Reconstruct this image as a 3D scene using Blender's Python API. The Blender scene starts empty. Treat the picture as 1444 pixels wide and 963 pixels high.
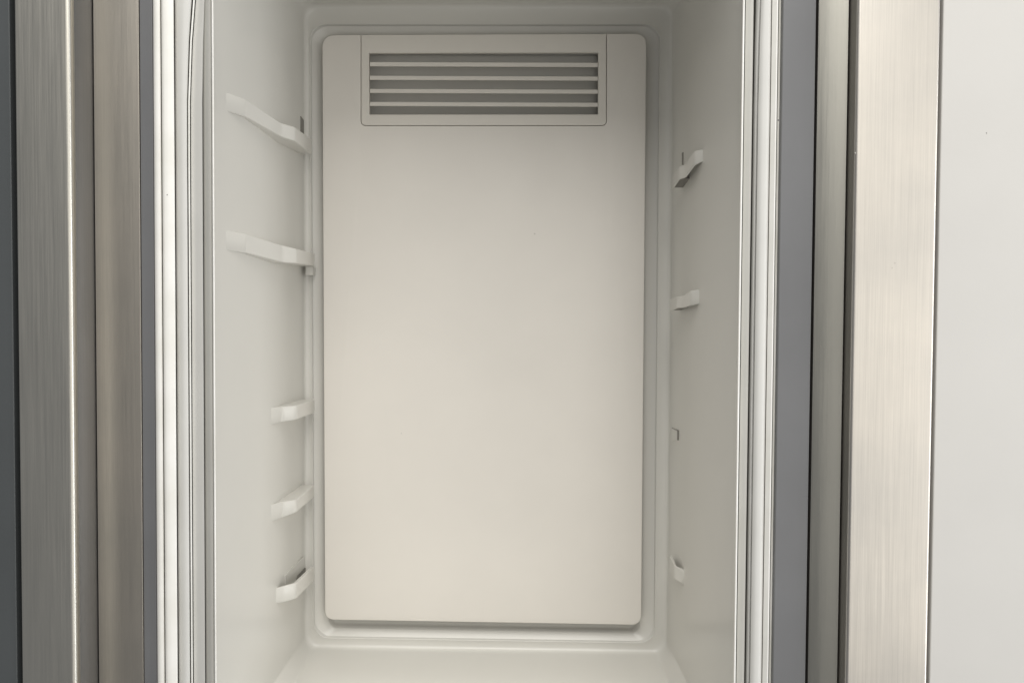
import bpy, bmesh, math, random
from mathutils import Vector, Matrix
random.seed(4)
SC = bpy.context.scene
COL = SC.collection
R = math.radians

# ------------------------------------------------------------------ camera
F = 1350.0                      # focal length in photo pixels (1444 wide)
CAM = Vector((0.0, -0.8, 1.50))
d = Vector((735 - 722, 481.5 - 436.0, -F)).normalized()       # world +Y seen by the camera
dn = Vector((480 - 722, -40000.0, 0.0)); dn.z = -0.0
u = Vector((242.0, 40000.0, 0.0)); u = (u - d * u.dot(d)).normalized()  # world +Z seen by the camera
x = d.cross(u).normalized()
# rows of cam->world rotation are the world axes written in camera coordinates
ROT = Matrix((x, d, u))
cam = bpy.data.cameras.new('camera'); cam.sensor_width = 36; cam.lens = F / 1444 * 36
cam.clip_start = 0.01; cam.clip_end = 50
co = bpy.data.objects.new('camera', cam); COL.objects.link(co)
co.matrix_world = Matrix.Translation(CAM) @ ROT.to_4x4()
SC.camera = co

# ------------------------------------------------------------------ light
w = bpy.data.worlds.new('World'); SC.world = w; w.use_nodes = True
bg = w.node_tree.nodes['Background']
bg.inputs[0].default_value = (0.95, 0.97, 1.0, 1); bg.inputs[1].default_value = 0.20

def area(name, loc, target, sx, sy, power, col):
    l = bpy.data.lights.new(name, 'AREA'); l.shape = 'RECTANGLE'; l.size = sx; l.size_y = sy
    l.energy = power; l.color = col
    o = bpy.data.objects.new(name, l); COL.objects.link(o); o.location = loc
    o.rotation_euler = (Vector(target) - Vector(loc)).to_track_quat('-Z', 'Y').to_euler()
    return o
area('ceiling_light', (.05, -1.5, 3.55), (0, 0.2, 1.5), 1.6, 2.2, 65, (1.0, 0.975, 0.925))
area('window_light', (1.12, -2.5, 1.55), (.3, 0.0, 1.5), 2.7, 3.1, 29, (1.0, 0.965, 0.90))
area('side_fill_light', (2.3, -1.1, 1.15), (-.25, 0.05, 1.3), .9, 2.2, 31, (0.97, 0.985, 1.0))  # added fill lamp from the right, brightens left wall and seals
vs = SC.view_settings; vs.view_transform = 'Standard'; vs.look = 'None'; vs.exposure = 0.0; vs.gamma = 1

# ------------------------------------------------------------------ helpers
def at(px, py, Y):
    """photo pixel -> world point on the plane at depth Y"""
    r = ROT @ Vector((px - 722, 481.5 - py, -F))
    t = (Y - CAM.y) / r.y
    p = CAM + r * t
    return p
def X(px, Y): return at(px, 480, Y).x

def link(name, me, m, parent=None, smooth=None):
    o = bpy.data.objects.new(name, me); COL.objects.link(o)
    if m: me.materials.append(m)
    if parent: o.parent = parent
    if smooth is not None:
        for p in me.polygons: p.use_smooth = True
        me.set_sharp_from_angle(angle=R(smooth))
    return o

def tag(o, label=None, cat=None, group=None, kind=None):
    for k, v in (('label', label), ('category', cat), ('group', group), ('kind', kind)):
        if v: o[k] = v
    return o

def empty(name, loc, label, cat, group=None):
    o = bpy.data.objects.new(name, None); COL.objects.link(o); o.location = loc
    o.empty_display_size = 0.05
    return tag(o, label, cat, group)

def child(name, verts, faces, m, parent, smooth=40):
    """mesh from world coordinates, parented to a thing and stored relative to it"""
    off = Vector((0, 0, 0)); p = parent
    while p: off += p.location; p = p.parent
    me = bpy.data.meshes.new(name)
    me.from_pydata([tuple(Vector(v) - off) for v in verts], [], faces)
    bm = bmesh.new(); bm.from_mesh(me); bmesh.ops.recalc_face_normals(bm, faces=bm.faces)
    bm.to_mesh(me); bm.free()
    return link(name, me, m, parent, smooth)

def rounded_poly(pts, rad, seg=6):
    """closed 2-D polygon with each corner rounded (rad: number or list)"""
    n = len(pts); out = []
    for i in range(n):
        r = rad[i] if isinstance(rad, (list, tuple)) else rad
        p = Vector(pts[i]); a = Vector(pts[i - 1]); b = Vector(pts[(i + 1) % n])
        if r <= 0: out.append((p.x, p.y)); continue
        da = (a - p); db = (b - p)
        r = min(r, da.length * .49, db.length * .49)
        pa = p + da.normalized() * r; pb = p + db.normalized() * r
        for k in range(seg + 1):
            t = k / seg
            q = pa * (1 - t) ** 2 + p * 2 * t * (1 - t) + pb * t * t
            # blend towards a true arc
            out.append((q.x, q.y))
    return out

def extrude_z(name, prof, rad, z0, z1, m, parent, seg=6, smooth=50):
    """vertical extrusion of a closed plan outline (X, Y)"""
    p = rounded_poly(prof, rad, seg); n = len(p)
    NZ = 1
    vs_ = [(a, b, z0) for a, b in p] + [(a, b, z1) for a, b in p]
    fs = [(i, (i + 1) % n, n + (i + 1) % n, n + i) for i in range(n)]
    fs += [tuple(range(n))[::-1], tuple(range(n, 2 * n))]
    return child(name, vs_, fs, m, parent, smooth)

def ring(quad, r, Y, seg=8, side=14, warp=None, cham=0.0):
    """rounded quad; quad = TL, TR, BR, BL as (X, Z)"""
    TL, TR, BR, BL = [Vector(q) for q in quad]
    out = []
    corners = [(TL, BL, TR), (TR, TL, BR), (BR, TR, BL), (BL, BR, TL)]
    arcs = []
    for ci, (c, a, b) in enumerate(corners):
        ea = (a - c).normalized(); eb = (b - c).normalized(); arc = []
        if cham and ci >= 2:             # floor corners: a flat bevel with soft edges
            p0 = c + ea * cham; p1 = c + eb * cham
            for k, t in enumerate((0, .0, .08, .16, .5, .84, .92, 1, 1)):
                q = p0.lerp(p1, t)
                if k in (0,): q = p0 + ea * cham * .12
                if k in (8,): q = p1 + eb * cham * .12
                arc.append(q)
            arcs.append(arc); continue
        for k in range(seg + 1):
            th = (k / seg) * math.pi / 2
            arc.append(c + ea * r * (1 - math.sin(th)) + eb * r * (1 - math.cos(th)))
        arcs.append(arc)
    for i in range(4):
        out += arcs[i]
        e, s = arcs[i][-1], arcs[(i + 1) % 4][0]
        for k in range(1, side): out.append(e.lerp(s, k / side))
    yy = Y if callable(Y) else (lambda xx: Y)
    res = []
    for p in out:
        q = Vector((p.x, yy(p.x), p.y))
        if warp: q = warp(q)
        res.append(q)
    return res

def loft(name, rings, m, parent, smooth=35, cap_end=False, closed=False):
    n = len(rings[0]); vv = [v for rg in rings for v in rg]; ff = []
    K = len(rings)
    for j in range(K if closed else K - 1):
        a = j * n; b = ((j + 1) % K) * n
        for i in range(n):
            k = (i + 1) % n
            ff.append((a + i, a + k, b + k, b + i))
    if cap_end: ff.append(tuple((K - 1) * n + i for i in range(n)))
    return child(name, vv, ff, m, parent, smooth)

def plate(name, outlines, y_front, thick, bev, m, parent, smooth=40, back=None):
    """flat plate facing -Y from closed outlines in (X, Z); later outlines are holes"""
    cu = bpy.data.curves.new(name, 'CURVE'); cu.dimensions = '2D'; cu.fill_mode = 'BOTH'
    for ol in outlines:
        sp = cu.splines.new('POLY'); sp.points.add(len(ol) - 1); sp.use_cyclic_u = True
        for i, (a, b) in enumerate(ol): sp.points[i].co = (a, b, 0, 1)
    cu.extrude = thick / 2 - bev; cu.bevel_depth = bev; cu.bevel_resolution = 3; cu.offset = -bev
    t = bpy.data.objects.new('tmp', cu); COL.objects.link(t)
    bpy.context.view_layer.update()
    me = bpy.data.meshes.new_from_object(t.evaluated_get(bpy.context.evaluated_depsgraph_get()))
    bpy.data.objects.remove(t); bpy.data.curves.remove(cu)
    off = Vector((0, 0, 0)); p = parent
    while p: off += p.location; p = p.parent
    for v in me.vertices:
        a, b, c = v.co
        v.co = Vector((a, y_front + thick / 2 - c, b)) - off
    me.materials.clear(); me.name = name
    bm = bmesh.new(); bm.from_mesh(me); bmesh.ops.remove_doubles(bm, verts=bm.verts, dist=1e-6)
    bmesh.ops.recalc_face_normals(bm, faces=bm.faces); bm.to_mesh(me); bm.free()
    return link(name, me, m, parent, smooth)

# ------------------------------------------------------------------ materials
def mat(name, col, rough=0.4, metal=0.0, spec=0.5, brush=0.0, var=0.0, bump=0.0, bscale=200.0,
        coat=0.0, rvar=0.0, varscale=6.0, tint=None, aniso=0.0):
    m = bpy.data.materials.new(name); m.use_nodes = True
    nt = m.node_tree; N = nt.nodes; L = nt.links; b = N['Principled BSDF']
    b.inputs['Base Color'].default_value = (*col, 1); b.inputs['Roughness'].default_value = rough
    b.inputs['Metallic'].default_value = metal
    b.inputs['Specular IOR Level'].default_value = spec
    b.inputs['Coat Weight'].default_value = coat
    geo = N.new('ShaderNodeNewGeometry')
    def noise(scale, stretch, detail=4, rgh=.55):
        mp = N.new('ShaderNodeMapping'); mp.inputs['Scale'].default_value = stretch
        L.new(geo.outputs['Position'], mp.inputs['Vector'])
        n = N.new('ShaderNodeTexNoise'); n.inputs['Scale'].default_value = scale
        n.inputs['Detail'].default_value = detail; n.inputs['Roughness'].default_value = rgh
        L.new(mp.outputs[0], n.inputs['Vector']); return n.outputs['Fac']
    cur = None
    if var > 0 or tint:
        n1 = noise(varscale, (1, 1, 1), 5)
        rp = N.new('ShaderNodeValToRGB'); rp.color_ramp.elements[0].position = .36; rp.color_ramp.elements[1].position = .66
        t = tint or col
        rp.color_ramp.elements[0].color = (*[c * (1 - var) for c in t], 1)
        rp.color_ramp.elements[1].color = (*[min(1, c * (1 + var)) for c in col], 1)
        L.new(n1, rp.inputs[0]); cur = rp.outputs[0]
    if brush > 0:
        n2 = noise(1.0, (1500, 1500, 20), 4, .75)
        n3 = noise(1.0, (750, 750, 9.0), 4, .7)
        ad = N.new('ShaderNodeMath'); ad.operation = 'MULTIPLY_ADD'; ad.inputs[1].default_value = .6
        L.new(n2, ad.inputs[0]); L.new(n3, ad.inputs[2])
        mr = N.new('ShaderNodeMapRange'); mr.inputs[1].default_value = .55; mr.inputs[2].default_value = 1.05
        mr.inputs[3].default_value = 1 - brush; mr.inputs[4].default_value = 1 + brush * .6
        L.new(ad.outputs[0], mr.inputs[0])
        mx = N.new('ShaderNodeMix'); mx.data_type = 'RGBA'; mx.blend_type = 'MULTIPLY'; mx.inputs[0].default_value = 1
        if cur is not None: L.new(cur, mx.inputs[6])
        else: mx.inputs[6].default_value = (*col, 1)
        L.new(mr.outputs[0], mx.inputs[7]); cur = mx.outputs[2]
        rr = N.new('ShaderNodeMapRange'); rr.inputs[1].default_value = .5; rr.inputs[2].default_value = 1.1
        rr.inputs[3].default_value = rough + .1; rr.inputs[4].default_value = rough - .08
        L.new(ad.outputs[0], rr.inputs[0]); L.new(rr.outputs[0], b.inputs['Roughness'])
        bp = N.new('ShaderNodeBump'); bp.inputs['Strength'].default_value = .12; bp.inputs['Distance'].default_value = .0004
        L.new(ad.outputs[0], bp.inputs['Height']); L.new(bp.outputs[0], b.inputs['Normal'])
    elif bump > 0:
        nb = noise(bscale, (1, 1, 1), 3)
        nb2 = noise(9, (1, 1, 1), 2)
        bp = N.new('ShaderNodeBump'); bp.inputs['Strength'].default_value = bump; bp.inputs['Distance'].default_value = .0003
        bp2 = N.new('ShaderNodeBump'); bp2.inputs['Strength'].default_value = .10; bp2.inputs['Distance'].default_value = .004
        L.new(nb, bp.inputs['Height']); L.new(nb2, bp2.inputs['Height']); L.new(bp.outputs[0], bp2.inputs['Normal'])
        L.new(bp2.outputs[0], b.inputs['Normal'])
    if cur is not None: L.new(cur, b.inputs['Base Color'])
    if rvar > 0:
        nr = noise(14, (1, 1, .6), 5)
        mr = N.new('ShaderNodeMapRange'); mr.inputs[1].default_value = .35; mr.inputs[2].default_value = .65
        mr.inputs[3].default_value = rough - rvar; mr.inputs[4].default_value = rough + rvar
        L.new(nr, mr.inputs[0]); L.new(mr.outputs[0], b.inputs['Roughness'])
    return m

M = dict(
    liner=mat('white_liner_plastic', (.675, .664, .624), .28, bump=.03, bscale=300, var=.012),
    panel=mat('back_panel_plastic', (.745, .713, .664), .45, bump=.05, bscale=600, var=.02, rvar=.05, tint=(.742, .711, .662)),
    vent=mat('vent_plastic', (.72, .69, .635), .5, bump=.05, bscale=600, var=.01),
    seal=mat('white_vinyl_seal', (.88, .87, .84), .38, bump=.1, bscale=300, var=.035, tint=(.86, .85, .80), varscale=20, rvar=.06),
    grey=mat('grey_vinyl', (.57, .565, .54), .42, bump=.1, bscale=300, var=.02, varscale=20),
    trim=mat('grey_trim_plastic', (.49, .485, .455), .4, bump=.1, bscale=300, var=.02, varscale=20),
    paint=mat('grey_enamel', (.150, .152, .158), .42, bump=.15, bscale=500, var=.05, varscale=9, rvar=.08),
    steel=mat('brushed_steel', (.61, .575, .522), .36, metal=1.0, brush=.10, var=.05, varscale=7, tint=(.58, .555, .515)),
    steel_dull=mat('dull_steel', (.60, .58, .525), .36, metal=1.0, brush=.05, var=.06, varscale=7, tint=(.63, .61, .55)),
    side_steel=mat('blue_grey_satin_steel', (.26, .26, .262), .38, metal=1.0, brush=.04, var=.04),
    brown_steel=mat('brownish_brushed_steel', (.45, .415, .365), .42, metal=1.0, brush=.07, var=.06, varscale=7, tint=(.44, .415, .37)),
    flange=mat('satin_steel', (.42, .41, .37), .42, metal=1.0, brush=.02, var=.04),
    dark=mat('dark_enamel', (.068, .074, .077), .35, bump=.15, bscale=500, var=.05, rvar=.06),
    pale=mat('pale_enamel', (.585, .573, .55), .45, bump=.15, bscale=260, var=.018, varscale=8, rvar=.07),
    wall=mat('grey_wall_paint', (.35, .34, .32), .8, bump=.2, bscale=150, var=.04),  # the wall's own even grey
    shade=mat('painted_shade_and_specks', (.22, .21, .19), .5, bump=.03),  # dark grey painted as shade in slots and hollows, also used for specks
    backing=mat('duct_plastic', (.49, .48, .45), .6),
    channel=mat('groove_dark', (.11, .105, .09), .7, var=.2, varscale=30),  # dark colour behind the gasket joints
    black=mat('dark_rubber', (.02, .02, .018), .7, bump=.1),
    dirt=mat('grime', (.16, .145, .12), .8, bump=.1),
)

# ------------------------------------------------------------------ setting
ZT, ZB = CAM.z + 0.46, CAM.z - 0.50       # top and bottom of the fronts
me = bpy.data.meshes.new('wall')
me.from_pydata([(-2.5, .62, 0), (2.5, .62, 0), (2.5, .62, 2.6), (-2.5, .62, 2.6),
                (-2.5, .70, 0), (2.5, .70, 0), (2.5, .70, 2.6), (-2.5, .70, 2.6)], [],
               [(0, 1, 2, 3), (7, 6, 5, 4), (0, 4, 5, 1), (1, 5, 6, 2), (2, 6, 7, 3), (3, 7, 4, 0)])
tag(link('wall', me, M['wall']), kind='structure')

# ------------------------------------------------------------------ refrigerator
fridge = empty('refrigerator', (0, 0, ZB), 'open empty white refrigerator compartment with a raised back panel, air vent and shelf ledges', 'refrigerator')
YB = .300
def quad(Y, TL, TR, BR, BL): return [(lambda p: (p.x, p.z))(at(a, b, Y)) for a, b in (TL, TR, BR, BL)]
Fq = quad(YB, (429, 8), (949, 7), (940, 920), (430, 912))
ft, fb = (Fq[0][1] + Fq[1][1]) / 2, (Fq[2][1] + Fq[3][1]) / 2
Y0 = .003
xl, xr = X(303.5, Y0), X(1040.5, Y0)
OT = CAM.z + .350
Oq = [(xl, ft + .012), (xr, ft + .012), (xr, fb - .010), (xl, fb - .010)]
def lerpq(a, b, t): return [tuple(Vector(p).lerp(Vector(q), t)) for p, q in zip(a, b)]
def insetq(q, s):
    TL, TR, BR, BL = q
    return [(TL[0] + s, TL[1] - s), (TR[0] - s, TR[1] - s), (BR[0] - s, BR[1] + s), (BL[0] + s, BL[1] + s)]
RG = []
Ol = [(xl, OT), (xr, OT), Oq[2], Oq[3]]
RG.append(ring(Ol, .030, Y0)); RG.append(ring(Ol, .030, Y0 + .010))
RG.append(ring(lerpq(Oq, Fq, .08), .020, Y0 + (YB - Y0) * .08))
for t in (.2, .4, .6, .8, .975): RG.append(ring(lerpq(Oq, Fq, t), .014, cham=(.0135 if t < .9 else 0), Y= Y0 + (YB - Y0) * t))
rf = .0045
for k in range(1, 6):
    a = k / 5 * math.pi / 2
    RG.append(ring(insetq(Fq, rf * (1 - math.cos(a))), .016, YB - rf * (1 - math.sin(a)) + .0001 * k))
RL = quad(YB, (438, 35.5), (930, 35.5), (922.5, 905.5), (442.7, 898))
RG.append(ring(insetq(RL, -.0022), .020, YB + .0004))
RG.append(ring(insetq(RL, -.0009), .0185, YB - .0002))
RG.append(ring(insetq(RL, -.0002), .018, YB + .0003))
RG.append(ring(insetq(RL, .0002), .018, YB + .0042))
RG.append(ring(insetq(RL, .0014), .017, YB + .0050))
RI = quad(YB + .010, (465, 62), (902, 60), (902, 891.5), (464, 884.5))
RG.append(ring(insetq(RI, -.0008), .010, YB + .0094))
RG.append(ring(insetq(RI, 0), .0095, YB + .0100))
RG.append(ring(insetq(RI, .0022), .009, YB + .0150))
RG.append(ring(insetq(RI, .0045), .008, YB + .0160))
liner = loft('liner', RG, M['liner'], fridge, smooth=50, cap_end=True)

# raised back panel with a notch that receives the vent cover
YP = YB - .0005
def pz(px, py, Y=YP): p = at(px, py, Y); return (p.x, p.z)
def arc(cx, cy, r, a0, a1, n=8):
    return [(cx + r * math.cos(R(a0 + (a1 - a0) * k / n)), cy + r * math.sin(R(a0 + (a1 - a0) * k / n))) for k in range(n + 1)]
def px_poly(pts, rad, seg=7):     # outline in photo pixels, rounded there, then carried to the plane
    q = rounded_poly(pts, rad, seg)
    return [pz(a, b) for a, b in q]
gap = .38
notch_l, notch_r, notch_b = 510.2, 854.6, 178.7
outer = [(455.8, 52), (notch_l - gap, 51.7), (notch_l - gap, notch_b + gap), (notch_r + gap, notch_b + gap), (notch_r + gap, 50.2),
         (910.5, 49.8), (903.2, 878.5), (459.8, 871)]
orad = [18, 0, 8, 8, 0, 17, 14, 13]
plate('back_panel', [px_poly(outer, orad)], YP - .0055, .007, .0007, M['panel'], fridge)
vo = px_poly([(notch_l + gap, 51.9), (notch_r - gap, 50.3), (notch_r - gap, notch_b - gap), (notch_l + gap, notch_b - gap)], [0, 0, 7, 7])
hx0, hx1, hy0, hy1 = 521.3, 843.2, 77, 163.3
vh = px_poly([(hx0, hy0), (hx1, hy0 - .6), (hx1 - .4, hy1 - .2), (hx0 + .8, hy1)], .8, 2)
vent = plate('vent_cover', [vo, vh], YP - .0057, .007, .0005, M['vent'], fridge)
# sloped slats, one object each
def box_px(name, x0, x1, yt, yb, Yf, Yb_, m, parent, drop=0.0, bev=.0004):
    a = at(x0, yt, Yf); b = at(x1, yb, Yf); c = at(x0, yb, Yf)
    z1, z0 = a.z, c.z
    v = []
    prof = [(Yf, z0 + bev), (Yf + bev, z0), (Yb_, z0 - drop), (Yb_, z1 - drop), (Yf + bev, z1), (Yf, z1 - bev)]
    n = len(prof)
    for xx in (a.x, b.x):
        for (yy, zz) in prof: v.append((xx, yy, zz))
    f = [tuple(range(n)), tuple(range(n, 2 * n))[::-1]] + [(i, (i + 1) % n, n + (i + 1) % n, n + i) for i in range(n)]
    return child(name, v, f, m, parent, 30)
for (yt, yb) in ((87.8, 93.8), (107.1, 112.9), (125.6, 131.3), (144.0, 149.7)):
    box_px('slat', hx0 + .2, hx1 - .2, yt, yb, YP - .0058, YP + .0009, M['vent'], vent, drop=-.0012)
a = at(hx0 - 3, hy0 - 3, YP); b = at(hx1 + 3, hy1 + 3, YP)
def block(name, x0, x1, y0, y1, z0, z1, m, parent):
    v = [(a, b, c) for a in (x0, x1) for b in (y0, y1) for c in (z0, z1)]
    return child(name, v, [(0, 1, 3, 2), (4, 6, 7, 5), (0, 4, 5, 1), (2, 3, 7, 6), (0, 2, 6, 4), (1, 5, 7, 3)], m, parent, 30)
block('vent_backing', a.x, b.x, YP + .0120, YP + .0145, b.z, a.z, M['backing'], vent)

# ------------------------------------------------------------------ front rim and gaskets (loops round the opening)
def wl(q, k):   # the seam sags inwards towards the top, as the vinyl does in the photo
    z0 = CAM.z + .15
    if q.z > z0:
        s = min(q.z - z0, .14)
        q.x += (1 if q.x < 0 else .3) * k * s * s * .42
    return q
def loops(name, prof, m, warp=None, closed=True, smooth=38):
    """prof: (left px, right px, Y [, warp]) from the inside outwards, walked as a closed section"""
    rs = []
    for e in prof:
        L_, R_, Y = e[:3]; wk = e[3] if len(e) > 3 else 0
        YL_, YR_ = Y if isinstance(Y, tuple) else (Y, Y)
        a, b = X(L_, YL_), X(R_, YR_); o = (xl - a)
        Y = lambda xx, a=a, b=b, p=YL_, q=YR_: p + (q - p) * min(1, max(0, (xx - a) / (b - a)))
        q = [(a, OT + o), (b, OT + o), (b, fb - .010 - o), (a, fb - .010 - o)]
        rs.append(ring(q, .030 + o, Y, warp=(lambda v, wk=wk: wl(v, wk)) if wk else None))
    return loft(name, rs, m, fridge, smooth, closed=closed)
BK = .016
# rolled bright lip at the mouth of the liner
loops('liner_lip', [(303.6, 1040.4, .0032), (303.4, 1040.7, .0010), (302.8, 1041.2, -.0004), (301.8, 1042.2, -.0008),
                    (300.8, 1043.2, -.0004), (300.2, 1043.8, .0010), (300.0, 1044.0, .012), (303.0, 1041.0, .012)], M['seal'])
# rounded channel next to the lip
loops('inner_trim', [(299.8, 1044.9, .012), (299.6, 1045.0, (.0014, .0046)), (298.4, 1046.4, (.0006, .0040)), (296, 1048.5, (.0010, .0034)), (293.5, 1051.0, (.0022, .0028)),
                     (291, 1053.6, (.0040, .0023)), (288.6, 1055.8, (.0052, .0024)), (287.8, 1056.5, .0080), (287.7, 1056.6, .014)], M['trim'], closed=False)
loops('middle_trim', [(287.1, 1057.6, .014, .5), (286.9, 1057.9, (.0016, .0060), .5), (286.0, 1058.4, (.0005, .0042), .5), (282, 1059.4, (.0010, .0028), .6), (277, 1060.5, (.0022, .0014), .8), (273, 1061.6, (.0031, .0006), .9),
                      (271.2, 1062.3, (.0034, .0004), 1), (270.7, 1062.6, (.0038, .0008), 1), (270.5, 1062.7, .010, 1)], M['grey'], closed=False)
loops('seam_bead', [(269.5, 1062.9, .010, 1), (269.3, 1063.0, .0004, 1), (268.8, 1063.1, -.0002, 1), (267.3, 1063.3, -.0002, 1), (266.9, 1063.35, .0004, 1), (266.7, 1063.4, .010, 1)], M['seal'], closed=False)
loops('bulb_gasket', [(265.9, 1064.0, .010, .9), (265.6, 1064.1, .0010, .9), (264.8, 1064.6, .0000, .8), (262, 1067.5, -.0012, .6), (258, 1072, -.0016, .3), (254.5, 1076, -.0010), (251.5, 1079.4, (.0006, -.0002)),
                      (249.4, 1080.9, (.0024, .0016)), (248.7, 1081.2, .012)], M['grey'], closed=False)
loops('flat_gasket', [(247.9, 1081.7, .012), (247.7, 1081.8, (-.0036, .0014)), (247.2, 1082.2, (-.0048, .0008)), (246.0, 1083.0, (-.0055, .0004)), (240, 1086, (-.0061, -.0010)), (234, 1088.8, (-.0062, -.0022)),
                      (231.6, 1089.9, (-.0056, -.0022)), (230.5, 1090.4, (-.0044, -.0012)), (230.2, 1090.6, .012)], M['seal'], closed=False)
loops('outer_gasket', [(229.4, 1091.3, .012), (229.2, 1091.5, (-.0030, .0098)), (228.2, 1092.4, (-.0040, .0094)), (225, 1093.6, (-.0044, .0090)), (221.5, 1095, (-.0038, .0088)), (219.6, 1096.0, (-.0026, .0088)), (219.0, 1096.4, (-.0008, .0092)), (218.9, 1096.6, .012)], M['seal'], closed=False)
# backing under the loops so that the joints between them are closed and dark
loops('gasket_channel', [(303, 1041, .0135), (290, 1056, .0135), (260, 1070, .0115), (217.4, 1098, .0115)], M['channel'], closed=False)

# painted steel front frame, left and right flats
def flat(name, a, b, Yf, m, parent, z0=ZB, z1=ZT, yback=.06, r=.0008):
    xa, xb = X(a, Yf), X(b, Yf)
    return extrude_z(name, [(xa, Yf), (xb, Yf), (xb, yback), (xa, yback)], [r, r, 0, 0], z0, z1, m, parent, 4)
flat('face_frame', 199.9, 217.9, .0015, M['paint'], fridge)
flat('face_frame', 1097.4, 1143.4, .0015, M['paint'], fridge)
# top and bottom rails and the side skins of the cabinet
def block(name, x0, x1, y0, y1, z0, z1, m, parent):
    v = [(a, b, c) for a in (x0, x1) for b in (y0, y1) for c in (z0, z1)]
    return child(name, v, [(0, 1, 3, 2), (4, 6, 7, 5), (0, 4, 5, 1), (2, 3, 7, 6), (0, 2, 6, 4), (1, 5, 7, 3)], m, parent, 30)
xa, xb = X(199.9, .0015), X(1143.4, .0015)
fx0, fx1 = X(218.9, .0), X(1096.5, .0)
ztop = OT + (xl - X(218.9, 0)); zbot = fb - .010 - (xl - X(218.9, 0))
block('cabinet_side', xa + .0005, xa + .004, .0605, .45, ZB, ZT, M['paint'], fridge)
block('cabinet_side', xb - .004, xb - .0005, .0605, .45, ZB, ZT, M['paint'], fridge)
block('cabinet_back', xa + .0005, xb - .0005, .4505, .456, ZB, ZT, M['paint'], fridge)
block('top_rail', X(217.9, .0015) + .0003, X(1097.4, .0015) - .0003, .002, .05, ztop + .001, ZT, M['paint'], fridge)
block('bottom_rail', X(217.9, .0015) + .0003, X(1097.4, .0015) - .0003, .002, .05, ZB, zbot - .001, M['paint'], fridge)

# ------------------------------------------------------------------ shelf supports moulded on the side walls
def wall_x(side, Y, z=None):
    t = (Y - Y0) / (YB - Y0)
    a = Oq[0][0] if side < 0 else Oq[1][0]
    k = .5 if z is None else (ft - z) / (ft - fb)
    b = Fq[0][0] * (1 - k) + Fq[3][0] * k if side < 0 else Fq[1][0] * (1 - k) + Fq[2][0] * k
    return a + (b - a) * t
def support(side, pts, thick=None, under=None, name='shelf_support', end_closed=True, lip=0.0, sub=4):
    """pts: (px, top py, bottom py, Y) along the outer edge, front to back"""
    ss = []
    for k in range(len(pts)):
        px, yt, yb, Y = pts[k]
        if k == 0:                       # the first point runs out flush with the wall
            lo, hi = .005, .29
            for _ in range(40):
                mid = (lo + hi) / 2
                q = at(px, (yt + yb) / 2, mid)
                if abs(q.x) < abs(wall_x(side, mid, q.z)) + .0006: lo = mid
                else: hi = mid
            Y = (lo + hi) / 2
        a = at(px, yt, Y); b = at(px, yb, Y)
        ss.append((a.x, Y, a.z, b.z))
    # soften the outline by corner cutting
    fine = [ss[0]]
    for k in range(1, len(ss) - 1):
        p0, p1, p2 = ss[k - 1], ss[k], ss[k + 1]
        L0 = math.dist(p0[:2], p1[:2]); L2 = math.dist(p1[:2], p2[:2]); c = min(.004, .4 * L0, .4 * L2)
        A = [p1[i] + (p0[i] - p1[i]) * c / L0 for i in range(4)]
        B = [p1[i] + (p2[i] - p1[i]) * c / L2 for i in range(4)]
        for j in range(4):
            t = j / 3
            fine.append(tuple(A[i] * (1 - t) ** 2 + p1[i] * 2 * t * (1 - t) + B[i] * t * t for i in range(4)))
    fine.append(ss[-1])
    rows = []
    e = .0007
    for (xx, Y, zt, zb) in fine:
        wx = wall_x(side, Y, (zt + zb) / 2) + side * .0015
        xo = xx
        if (xo - wx) * -side < 0: xo = wx
        dx = min(e, abs(xo - wx) * .3)
        if under:
            xi = xo + side * under if abs(xo - wx) > under else wx
            rows.append([(wx, Y, zb + .001), (wx, Y, zt - .003), (xi, Y, zt - .003), (xi, Y, zb), (xo + side * dx, Y, zb), (xo, Y, zb + e), (xo, Y, zt - e), (xo + side * dx, Y, zt), (wx, Y, zt)])
        elif thick:
            xi = xo + side * thick if abs(xo - wx) > thick else wx
            rows.append([(wx, Y, zb), (xo + side * dx, Y, zb), (xo, Y, zb + e), (xo, Y, zt - e), (xo + side * dx, Y, zt), (xi, Y, zt), (xi, Y, zb + .003), (wx, Y, zb + .003)])
        else:
            rows.append([(wx, Y, zb), (xo + side * dx, Y, zb), (xo, Y, zb + e), (xo, Y, zt - e), (xo + side * dx, Y, zt), (wx, Y, zt)])
    n = len(rows[0]); v = [p for r_ in rows for p in r_]; f = []
    for j in range(len(rows) - 1):
        for i in range(n):
            k = (i + 1) % n
            f.append((j * n + i, j * n + k, (j + 1) * n + k, (j + 1) * n + i))
    f += [tuple(range(n)), tuple((len(rows) - 1) * n + i for i in range(n))]
    return child(name, v, f, M['liner'], fridge, 40)

s1 = support(-1, [(314, 129, 155, .012), (347, 140.5, 165, .077), (397, 174, 193, .165), (416.5, 179.5, 199.5, .184), (439.5, 197, 217.5, .285)])
s2 = support(-1, [(314, 324, 352, .012), (348, 330, 357, .077), (398, 346, 370, .165), (418.5, 351, 371.5, .184), (443.5, 357.5, 375.5, .287)])
s3 = support(-1, [(380, 575, 599, .165), (397.5, 573.5, 594.5, .190), (418.5, 572, 591.5, .2), (443.5, 563, 582, .287)])
s4 = support(-1, [(380, 712, 735, .165), (399, 707.5, 729, .190), (418, 704.5, 722, .2), (443, 683.5, 700.5, .287)])
s5 = support(-1, [(388, 830, 850, .175), (398, 827, 849, .190), (418, 822, 843.5, .2), (443, 798.5, 818, .287)], thick=.0035)
s6 = support(1, [(992, 211, 227, .135), (979, 213, 233, .15), (966, 232, 251, .188), (957.5, 235, 253, .2), (948.5, 249, 266.5, .235)], under=.0012)
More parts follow.
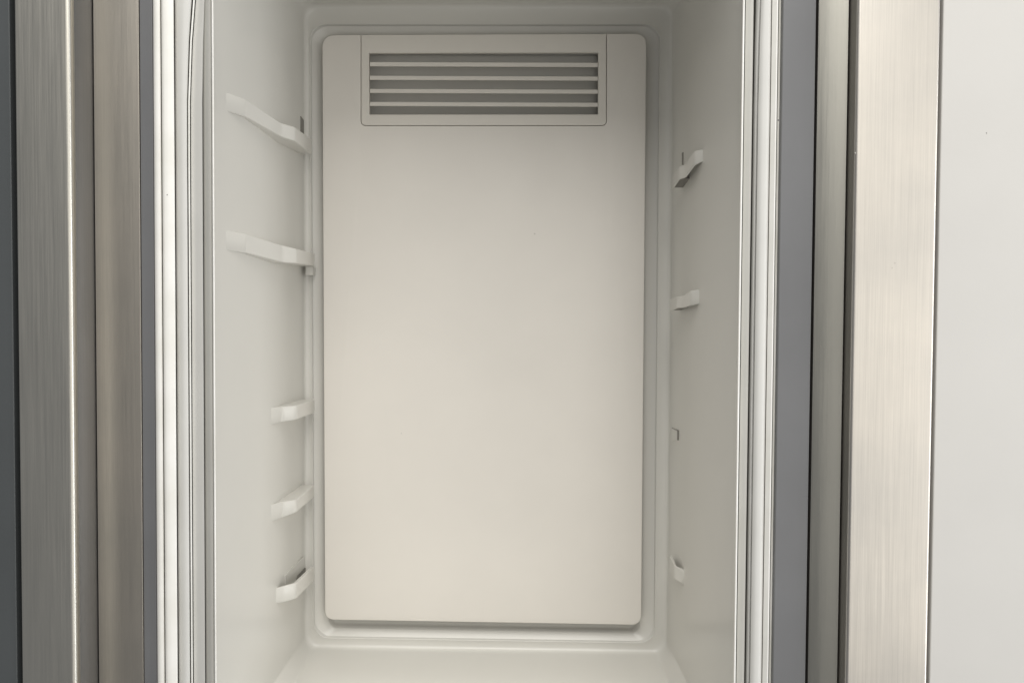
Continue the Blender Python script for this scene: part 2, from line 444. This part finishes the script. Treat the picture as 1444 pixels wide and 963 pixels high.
s7 = support(1, [(987, 408, 428, .14), (973, 410, 431, .16), (964, 417, 434, .183), (954.5, 418.5, 434.5, .2), (945, 422, 439, .24)], under=.0012)
s8 = support(1, [(966, 806, 828, .18), (960, 801.5, 821, .2125), (951, 798, 816, .222), (944.5, 784, 805, .258)], thick=.002)
for o, l in ((s1, 'topmost ledge on the left wall, steep and long'), (s2, 'long second ledge on the left wall'),
             (s5, 'lowest left ledge, hollow behind its face')):
    o['label'] = l

# little clips and plugs by the ledges, dark plates standing in for shaded slots
def wall_hit(side, px, py):
    lo, hi = .0, .296
    for _ in range(40):
        mid = (lo + hi) / 2; q = at(px, py, mid)
        if abs(q.x) < abs(wall_x(side, mid, q.z)): lo = mid
        else: hi = mid
    q = at(px, py, lo); return Vector((wall_x(side, lo, q.z), lo, q.z))
def wall_plate(name, side, pxs, t, m):
    """thin raised plate lying on the side wall, outline in photo pixels"""
    base = [wall_hit(side, a, b) for a, b in pxs]; n = len(base)
    out = [p + Vector((-side * t, 0, 0)) for p in base]; bk = [p + Vector((side * .002, 0, 0)) for p in base]
    f = [tuple(range(n)), tuple(range(n, 2 * n))] + [(i, (i + 1) % n, n + (i + 1) % n, n + i) for i in range(n)]
    return child(name, out + bk, f, m, fridge, 30)
wall_plate('recess_standin', -1, [(423.5, 164), (430, 170), (430.5, 190), (423.5, 186)], .0006, M['shade'])  # dark plate imitates the shade inside a wall recess
a = at(431, 376, .284); b = at(440.5, 388, .284)
block('clip_tab', a.x, b.x, .284, .301, b.z, a.z, M['liner'], fridge)
wall_plate('recess_standin', -1, [(401, 811), (427, 784), (429.5, 785), (429.5, 806), (415, 822), (402, 824)], .0010, M['liner'])
wall_plate('recess_standin', -1, [(416, 818), (418, 811), (429.5, 800), (429.5, 812)], .0020, M['shade'])  # dark colour stands for the shaded pocket behind the ledge
wall_plate('blanking_plug', 1, [(948, 601), (957, 607), (957, 620), (948, 622)], .0009, M['liner'])
wall_plate('recess_standin', 1, [(956.4, 607), (957.6, 606.6), (957.4, 620.5), (956.3, 620.5)], .0013, M['shade'])  # dark strip painted as the shade line beside the plug
wall_plate('recess_standin', 1, [(949, 602.6), (957.4, 606.6), (957, 607.6), (949, 603.6)], .0013, M['shade'])  # likewise a painted shade line, along the plug's upper edge
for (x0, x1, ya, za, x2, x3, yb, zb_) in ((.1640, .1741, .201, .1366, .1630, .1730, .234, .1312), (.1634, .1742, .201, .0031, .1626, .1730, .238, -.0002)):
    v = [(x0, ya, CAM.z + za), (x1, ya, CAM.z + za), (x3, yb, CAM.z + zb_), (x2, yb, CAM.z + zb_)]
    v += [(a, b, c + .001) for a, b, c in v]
    child('recess_standin', v, [(0, 1, 2, 3), (4, 5, 6, 7), (0, 1, 5, 4), (1, 2, 6, 5), (2, 3, 7, 6), (3, 0, 4, 7)], M['shade'], fridge, 30)  # dark slab painted as shade in the ledge's open underside
wall_plate('recess_standin', 1, [(962.5, 216), (964, 215), (964, 233), (962.5, 233)], .0008, M['shade'])  # dark strip drawn for a slit, nothing is cut
def speck(px, py, Y, r, m, parent=None, sx=1.0):
    p = at(px, py, Y); n = 7
    ring_ = [(p.x + sx * r * math.cos(i * 6.283 / n) * (.8 + .3 * random.random()), p.y - .00025, p.z + r * math.sin(i * 6.283 / n)) for i in range(n)]
    top = [(p.x, p.y - .0005, p.z)]
    return child('speck', ring_ + top, [(i, (i + 1) % n, n) for i in range(n)], m, parent or fridge, 60)
speck(754, 330, YP - .0055, .0006, M['shade']); speck(566, 611, YP - .0055, .0004, M['shade'])
speck(236, 275, -.0061, .0005, M['shade']); speck(1097.5, 170, .0015, .0006, M['black'])

# ------------------------------------------------------------------ steel posts and neighbouring panels
def gx(px, Y): return (X(px, Y), Y)
lp = empty('steel_post', (X(110, 0), .05, ZB), 'dull brownish brushed steel post with a bright rounded edge, left of the open refrigerator', 'post', 'steel posts beside the refrigerator')
YL = -.033
extrude_z('post_face', [gx(25.8, YL), (X(104.5, YL) + .0003, YL), (X(107.5, -.022) + .0003, -.0215), (X(107.5, -.022) - .004, .012), (X(25.8, YL), .012)],
          [.0012, .0160, 0, 0, 0], ZB, ZT, M['steel_dull'], lp, 14)
extrude_z('post_side', [(X(107.5, -.022) - .0036, -.0210), (X(107.5, -.022) + .0002, -.0210), (X(134.3, 0) + .0002, -.0002), (X(134.3, 0) - .002, .012), (X(107.5, -.022) - .0036, .012)],
          [0, .0002, 0, 0, 0], ZB, ZT, M['side_steel'], lp, 4)
extrude_z('post_flange', [(X(134.3, 0) + .0007, 0), (X(198.6, 0), 0), (X(198.6, 0), .05), (X(134.3, 0) + .0007, .05)], [.0003, .0003, 0, 0], ZB, ZT, M['brown_steel'], lp, 4)
block('post_core', X(25.8, YL) + .001, X(198.6, 0) - .001, .0505, .3, ZB, ZT, M['paint'], lp)

rp = empty('steel_post', (X(1260, 0), .05, ZB), 'wide pale brushed steel post with vertical grain, between refrigerator and pale panel', 'post', 'steel posts beside the refrigerator')
YR = -.019
extrude_z('post_flange', [(X(1147, .0045), .0045), (X(1156, .0025), .0024), (X(1166, 0), .0006), (X(1177, 0), -.0012), (X(1187, 0), -.0028), (X(1187, 0), .05), (X(1147, .0045), .05)], 0, ZB, ZT, M['flange'], rp, 1)
extrude_z('post_face', [(X(1188.3, 0), .012), (X(1188.3, 0) + .0008, YR), (X(1317.2, YR), YR), (X(1317.2, YR), .012)],
          [0, .0034, .0024, 0], ZB, ZT, M['steel'], rp, 8)
block('post_core', X(1147, .004) + .001, X(1317, YR) - .001, .0505, .3, ZB, ZT, M['paint'], rp)

dp = empty('cabinet_panel', (X(0, -.03), .05, ZB), 'dark blue grey panel at the far left edge beyond a black gap', 'panel')
extrude_z('panel_skin', [gx(-260, -.03), gx(18.8, -.03), (X(18.8, -.03), .2), (X(-260, -.03), .2)], [.001, .001, 0, 0], ZB, ZT, M['dark'], dp, 4)
pp = empty('cabinet_panel', (X(1400, -.02), .05, ZB), 'smooth pale grey white panel at the far right beside the bright steel post', 'panel')
extrude_z('panel_skin', [gx(1320.6, -.017), gx(1720, -.017), (X(1720, -.017), .2), (X(1320.6, -.017), .2)], [.0012, .001, 0, 0], ZB, ZT, M['pale'], pp, 4)

# small knocks and marks in the metal
for (a, b, r_) in ((1206, 216, .0007), (1206, 326, .0006), (1262, 371, .0005), (1258, 378, .0004)):
    speck(a, b, YR, r_, M['flange'], rp, .6)
for (a, b, r_) in ((1157, 489, .0008), (1159, 494, .0007)):
    speck(a, b, .0024, r_, M['shade'], rp, .5)
speck(1391, 188, -.017, .0006, M['shade'], pp, .8)
